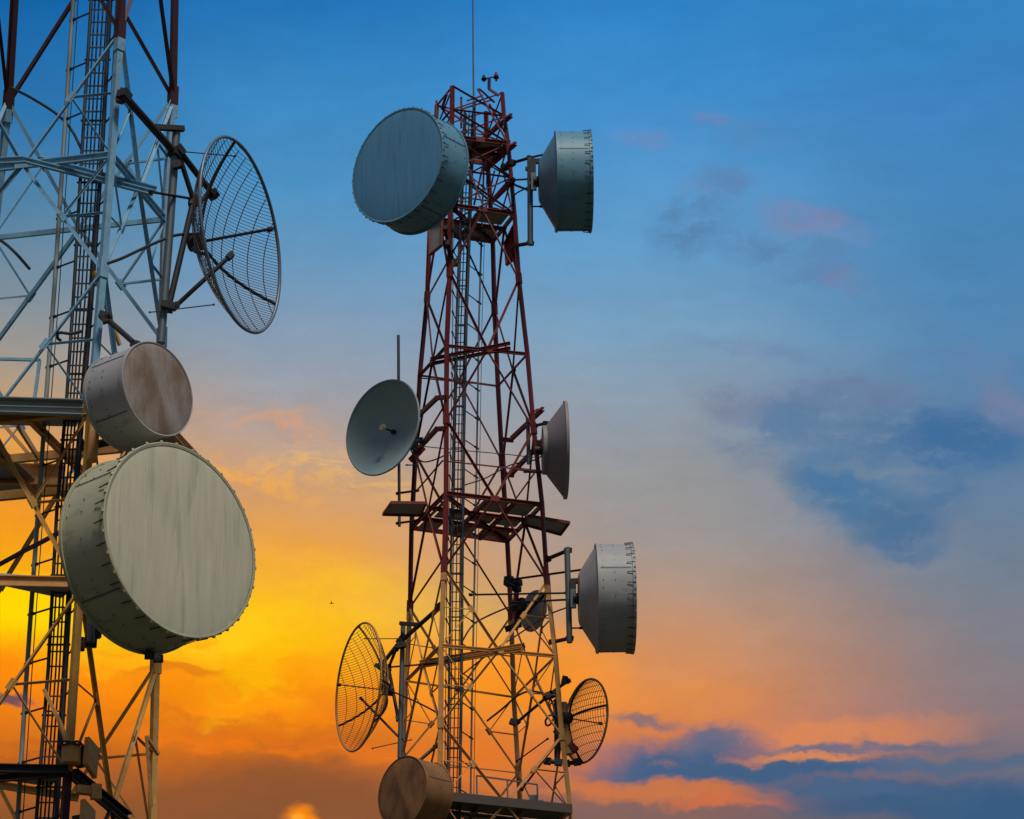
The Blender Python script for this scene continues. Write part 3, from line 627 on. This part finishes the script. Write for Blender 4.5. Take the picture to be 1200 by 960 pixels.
cable('black feeder cable running from the cone-backed edge-on dish into the tower',[(640,529,103.7),(630,538,104),(616,541,104.5),(596,546,104.8),(570,560,104.4),(543,569,104.0)],.020)
cable('black feeder cable between the mid-sized drum antenna and the ladder of the left tower',[(112,452,63.4),(104,462,63.8),(98,474,64.2),(90,478,64.4)],.024)
# bird gliding between the towers
c=at(389,707,96); b=thing('bird','tiny dark bird gliding in the yellow glow between the towers','bird',c); b.scale=(.6,.6,.6)
m=MB(); tube(m,[Vector((-.07,0,0)),Vector((-.03,0,.0)),Vector((.03,0,.004)),Vector((.075,0,.0)),Vector((.10,0,0))],.018,8)
for s_ in (-1,1): m.add([Vector((-.02,0,.01)),Vector((.03,0,.01)),Vector((.0,s_*.16,.035)),Vector((-.03,s_*.15,.03)),Vector((-.02,0,.0)),Vector((.03,0,.0)),Vector((.0,s_*.16,.03)),Vector((-.03,s_*.15,.025))],[(0,1,2,3),(7,6,5,4),(0,4,5,1),(1,5,6,2),(2,6,7,3),(3,7,4,0)])
m.local('body',DRK,b)

# ------------------------------------------------------------------ ground
mb=MB(); S=6000; n=24
vs=[Vector((-S+2*S*i/n,-S+2*S*j/n,-.02)) for j in range(n+1) for i in range(n+1)]
mb.add(vs,[(j*(n+1)+i,j*(n+1)+i+1,(j+1)*(n+1)+i+1,(j+1)*(n+1)+i) for j in range(n) for i in range(n)])
g=mb.build('ground',GRD); g['kind']='structure'

# ------------------------------------------------------------------ sky: dusk colours by heading and elevation, clouds by direction
def lin(c): return tuple((x/255/12.92 if x/255<=.04045 else ((x/255+.055)/1.055)**2.4) for x in c)
def azel(px,py):
    d=raydir(px,py).normalized(); return math.degrees(math.atan2(d.x,d.y)),math.degrees(math.asin(d.z))
W_=bpy.data.worlds.new('World'); sc.world=W_; W_.use_nodes=True; nt=W_.node_tree; N=nt.nodes; L=nt.links
bg=N['Background']; bg.inputs[1].default_value=1
def math_(op,a,b=None,c=None,clamp=False):
    n=N.new('ShaderNodeMath'); n.operation=op; n.use_clamp=clamp
    for i,x in enumerate((a,b,c)):
        if x is None: continue
        if isinstance(x,(int,float)): n.inputs[i].default_value=x
        else: L.new(x,n.inputs[i])
    return n.outputs[0]
tc=N.new('ShaderNodeTexCoord'); sp=N.new('ShaderNodeSeparateXYZ'); L.new(tc.outputs['Generated'],sp.inputs[0])
az=math_('MULTIPLY',math_('ARCTAN2',sp.outputs[0],sp.outputs[1]),180/PI); el=math_('MULTIPLY',math_('ARCSINE',sp.outputs[2]),180/PI)
cb=N.new('ShaderNodeCombineXYZ'); L.new(az,cb.inputs[0]); L.new(el,cb.inputs[1]); AE=cb.outputs[0]
def noise(scale,det=5,rough=.55,vec=AE,stretch=(1,1,1),off=(0,0,0),dist=0):
    mp=N.new('ShaderNodeMapping'); mp.inputs['Scale'].default_value=stretch; mp.inputs['Location'].default_value=off; L.new(vec,mp.inputs[0])
    n=N.new('ShaderNodeTexNoise'); n.inputs['Scale'].default_value=scale; n.inputs['Detail'].default_value=det; n.inputs['Roughness'].default_value=rough; n.inputs['Distortion'].default_value=dist; L.new(mp.outputs[0],n.inputs['Vector']); return n
def warp(vec,scale,amt,stretch=(1,1,1),det=4):
    n=noise(scale,det,.55,vec,stretch); s=N.new('ShaderNodeVectorMath'); s.operation='SUBTRACT'; s.inputs[1].default_value=(.5,.5,.5); L.new(n.outputs['Color'],s.inputs[0])
    m=N.new('ShaderNodeVectorMath'); m.operation='SCALE'; m.inputs['Scale'].default_value=amt; L.new(s.outputs[0],m.inputs[0])
    a=N.new('ShaderNodeVectorMath'); L.new(vec,a.inputs[0]); L.new(m.outputs[0],a.inputs[1]); return a.outputs[0]
W1=warp(AE,.9,1.3,(.6,1.1,1)); W2=warp(W1,3.2,.40,(.55,1.2,1),5)
WS=warp(AE,.45,.8)           # gentle, for the broad gradients
sws=N.new('ShaderNodeSeparateXYZ'); L.new(WS,sws.inputs[0])
def ramp(stops):
    n=N.new('ShaderNodeValToRGB'); cr=n.color_ramp; cr.interpolation='EASE' if 0 else 'LINEAR'
    st=sorted([((azel(600,y)[1])/90,c) for y,c in stops])
    st=[(0,(70,60,70)),(.08,(105,80,70))]+st+[(.5,(24,80,150)),(1,(14,50,110))]
    while len(cr.elements)<len(st): cr.elements.new(.5)
    for e,(p,c) in zip(cr.elements,st): e.position=p
    for e,(p,c) in zip(cr.elements,st): e.color=(*lin(c),1)
    f=math_('DIVIDE',sws.outputs[1],90); L.new(f,n.inputs[0]); return n.outputs[0]
COLS=[(0,[(0,(18,100,168)),(150,(46,118,175)),(250,(85,132,165)),(350,(125,142,155)),(430,(160,152,142)),(480,(190,155,115)),(530,(228,160,80)),(600,(238,150,38)),(660,(250,165,20)),(720,(255,205,5)),(780,(255,140,12)),(850,(225,120,25)),(900,(185,98,36)),(960,(138,84,44))]),
 (340,[(0,(34,115,185)),(100,(58,135,195)),(200,(75,145,195)),(300,(105,152,190)),(390,(138,158,180)),(450,(158,160,168)),(520,(182,158,145)),(580,(212,160,112)),(650,(240,165,62)),(720,(255,192,30)),(780,(255,165,15)),(820,(250,140,15)),(870,(212,110,25)),(905,(165,92,42)),(960,(132,84,54))]),
 (760,[(0,(45,130,200)),(100,(62,140,205)),(200,(82,150,205)),(300,(100,157,202)),(400,(122,160,190)),(480,(140,156,172)),(560,(150,152,155)),(640,(160,150,145)),(700,(180,148,128)),(760,(205,145,102)),(820,(222,140,80)),(870,(215,125,75)),(920,(165,105,90)),(960,(120,98,98))]),
 (1180,[(0,(50,128,192)),(100,(58,130,192)),(200,(66,132,188)),(300,(72,133,184)),(400,(82,134,178)),(500,(90,131,170)),(600,(102,130,160)),(700,(115,128,145)),(800,(130,125,132)),(870,(140,120,125)),(960,(85,100,125))])]
prev=None
for x,st in COLS:
    r_=ramp(st)
    if prev is None: prev=(x,r_); continue
    a0=azel(prev[0],600)[0]; a1=azel(x,600)[0]
    mr=N.new('ShaderNodeMapRange'); mr.interpolation_type='SMOOTHSTEP'; mr.inputs[1].default_value=a0; mr.inputs[2].default_value=a1; L.new(sws.outputs[0],mr.inputs[0])
    mx=N.new('ShaderNodeMix'); mx.data_type='RGBA'; L.new(mr.outputs[0],mx.inputs[0]); L.new(prev[1],mx.inputs[6]); L.new(r_,mx.inputs[7]); prev=(x,mx.outputs[2])
sky=prev[1]
TX=noise(1.1,7,.6,W2,(.5,1.4,1)).outputs[0]; V3=warp(warp(AE,1.3,.60,(.8,1.1,1),4),5,.22,(.7,1.3,1),6); TX3=noise(2.2,10,.66,V3,(.55,1.35,1),(5,2,0)).outputs[0]
TX2=noise(3.5,6,.6,W2,(.35,1.6,1),(3,7,0)).outputs[0]
def blob(px,py,rx,ry,col,s,rot=0,tex=TX,lo=.32,hi=.62,soft=.0,vec=W2):
    """soft-edged patch of cloud around a heading and elevation; radii given in photo pixels"""
    global sky
    a,e=azel(px,py); k=180/PI/F_PX; mp=N.new('ShaderNodeMapping'); mp.vector_type='TEXTURE'
    mp.inputs['Location'].default_value=(a,e,0); mp.inputs['Rotation'].default_value=(0,0,R(rot)); mp.inputs['Scale'].default_value=(rx*k/math.cos(R(e)),ry*k,1e3); L.new(vec,mp.inputs[0])
    g=N.new('ShaderNodeTexGradient'); g.gradient_type='SPHERICAL'; L.new(mp.outputs[0],g.inputs[0])
    m=N.new('ShaderNodeMapRange'); m.interpolation_type='SMOOTHSTEP'; m.inputs[1].default_value=0; m.inputs[2].default_value=.75; m.inputs[4].default_value=s; L.new(g.outputs['Fac'] if 'Fac' in g.outputs else g.outputs[1],m.inputs[0])
    f=m.outputs[0]
    if tex is not None:
        t=N.new('ShaderNodeMapRange'); t.interpolation_type='SMOOTHSTEP'; t.inputs[1].default_value=lo; t.inputs[2].default_value=hi; t.inputs[3].default_value=.12; L.new(tex,t.inputs[0]); f=math_('MULTIPLY',f,t.outputs[0])
    mx=N.new('ShaderNodeMix'); mx.data_type='RGBA'; mx.inputs[7].default_value=(*lin(col),1); L.new(f,mx.inputs[0]); L.new(sky,mx.inputs[6]); sky=mx.outputs[2]
# glow of the set sun and broken lit cloud, low on the left
blob(10,712,150,60,(255,220,5),.7,0,None,vec=W1)
blob(260,735,290,70,(255,205,25),.8,8,TX,.38,.6)
blob(330,790,170,60,(255,190,10),.8,20,TX,.35,.6)
blob(600,790,200,90,(255,150,12),.7,0,None,vec=W1)
blob(560,900,160,60,(245,130,20),.5,0,None,vec=W1)
blob(320,650,150,40,(250,180,60),.45,-8,TX2,.35,.6)
blob(400,560,160,40,(240,185,95),.6,-10,TX2,.4,.62)
blob(330,500,140,26,(225,160,110),.5,-12,TX2,.4,.62)
blob(290,560,120,22,(250,175,70),.6,-14,TX2,.4,.6)
blob(250,825,330,26,(255,140,15),.65,-7,TX2,.3,.6)
blob(330,870,330,24,(255,125,20),.5,-6,TX2,.3,.6)
blob(210,795,70,12,(215,110,25),.6,0,TX2,.3,.5)
blob(290,850,260,16,(200,105,30),.4,-5,TX2,.35,.6)
blob(360,930,330,45,(142,86,52),.7,-3,TX,.2,.5)
blob(0,828,40,11,(95,70,90),.9,-5,None)
blob(60,880,120,25,(180,90,30),.6,-4,TX2,.3,.6)
blob(362,966,46,22,(255,140,15),1,0,None,vec=W1); blob(350,964,20,7,(255,180,60),.6,0,None,vec=W1)
blob(90,590,160,40,(250,150,30),.4,-5,TX2,.35,.6)
blob(530,640,110,50,(215,160,120),.4,0,TX2,.35,.6)
# faint wisps high on the right
_b=blob
def blob(px,py,rx,ry,col,s,rot=0,lo=.34,hi=.66,tex=None): _b(px,py,rx,ry,col,s,rot,tex or TX3,lo,hi,vec=V3)
V1=(92,130,175); PK=(132,132,168)
blob(752,165,52,18,PK,.40,-4); blob(835,140,34,14,PK,.36,0); blob(880,155,75,24,(92,136,182),.5,-8)
blob(812,262,70,56,(84,126,168),.8,15,.3,.62); blob(850,212,58,28,V1,.75,0,.3,.62); blob(812,222,30,14,PK,.36)
blob(955,262,95,32,PK,.72,-12,.28,.64); blob(880,288,50,26,V1,.7,0,.3,.6); blob(945,292,95,20,(88,130,172),.7,-4,.3,.62)
blob(955,315,90,26,(94,130,174),.7,-12,.3,.62); blob(988,325,42,18,PK,.45,-8,.3,.62)
blob(890,405,120,16,(112,134,170),.55,-8); blob(1150,430,80,30,(110,130,166),.5,-20)
# blue cloud bank, right
blob(1020,500,230,76,(104,132,164),.75,-4,.25,.62)
blob(868,477,84,30,(122,132,158),.8,-12,.28,.6); blob(930,488,90,34,(90,124,160),.8,18,.28,.6)
blob(1000,458,130,34,(108,128,162),.7,-5,.3,.62)
blob(1080,505,210,60,(82,118,158),.8,0,.27,.6); blob(1135,515,135,58,(64,110,157),.95,-2,.2,.55)
blob(1190,480,70,38,(124,130,162),.65,-25,.25,.6); blob(880,535,76,22,(112,128,156),.6,-18,.25,.6)
blob(1010,588,125,72,(76,118,156),.95,-28,.22,.55); blob(972,570,80,42,(74,118,158),.85,-20,.25,.55); blob(1060,622,72,42,(78,114,154),.9,-10,.22,.55)
blob(1105,580,60,44,(80,118,158),.8,20,.28,.6); blob(1030,548,120,11,(124,142,154),.5,-3,.3,.6)
# dark blue clouds over the orange horizon glow, lower right
blob(790,820,170,32,(228,140,68),.5,0); blob(960,862,240,30,(222,136,84),.75,0,.2,.55)
blob(795,893,140,40,(70,98,134),1,4,.12,.46); blob(758,845,60,11,(122,110,122),.8,-3,.2,.5); blob(840,866,76,24,(92,104,132),.85,0,.2,.5)
blob(920,903,280,17,(68,98,134),1,-1,.08,.42); blob(1010,876,190,10,(90,106,134),.85,-1,.18,.5); blob(1150,896,180,15,(84,106,134),.85,-2,.18,.5)
blob(945,888,120,8,(218,138,88),.85,0,.2,.5)
blob(760,926,210,19,(214,122,66),.8,-2,.16,.48); blob(850,940,110,11,(222,114,58),.7,-2,.18,.48)
blob(1090,938,250,34,(62,94,130),1,-3,.08,.44); blob(980,923,150,15,(72,100,134),.95,-6,.1,.45); blob(1190,957,160,34,(58,92,130),1,0,0,.4)
blob(760,962,140,20,(138,100,90),.7,0,.2,.6)
_u=N.new('ShaderNodeMapRange'); _u.inputs[1].default_value=.3; _u.inputs[2].default_value=.7; _u.inputs[3].default_value=.93; _u.inputs[4].default_value=1.06; L.new(noise(.9,9,.68,V3,(.5,1.5,1),(9,1,0)).outputs[0],_u.inputs[0])
_v=N.new('ShaderNodeVectorMath'); _v.operation='SCALE'; L.new(sky,_v.inputs[0]); L.new(_u.outputs[0],_v.inputs['Scale']); sky=_v.outputs[0]
# the half of the sky behind the viewer: clear Nishita dusk-blue daylight
ns=N.new('ShaderNodeTexSky'); ns.sky_type='NISHITA'; ns.sun_disc=False; ns.sun_elevation=R(SUN_EL:=60); ns.sun_rotation=R(SUN_ROT:=160)
mul=N.new('ShaderNodeMix'); mul.data_type='RGBA'; mul.blend_type='MULTIPLY'; mul.inputs[0].default_value=1; mul.inputs[7].default_value=(BACK:=.030,BACK,BACK,1); L.new(ns.outputs[0],mul.inputs[6])
bk=N.new('ShaderNodeMapRange'); bk.interpolation_type='SMOOTHSTEP'; bk.inputs[1].default_value=.25; bk.inputs[2].default_value=-.35; L.new(sp.outputs[1],bk.inputs[0])
mx=N.new('ShaderNodeMix'); mx.data_type='RGBA'; L.new(bk.outputs[0],mx.inputs[0]); L.new(sky,mx.inputs[6]); L.new(mul.outputs[2],mx.inputs[7])
L.new(mx.outputs[2],bg.inputs[0])
sun=bpy.data.lights.new('sun','SUN'); sun.energy=2.0; sun.angle=R(12); sun.color=(1,.94,.84)
so=bpy.data.objects.new('sun',sun); COL.objects.link(so)
# sky sun_rotation 0 = +Y, clockwise from above
sd=Vector((math.sin(R(SUN_ROT))*math.cos(R(SUN_EL)),math.cos(R(SUN_ROT))*math.cos(R(SUN_EL)),math.sin(R(SUN_EL))))
so.rotation_euler=sd.to_track_quat('Z','Y').to_euler(); so.location=(0,0,80)
vs=sc.view_settings; vs.view_transform='Standard'; vs.look='None'; vs.exposure=0; vs.gamma=1; vs.use_curve_mapping=False
sc.cycles.max_bounces=5
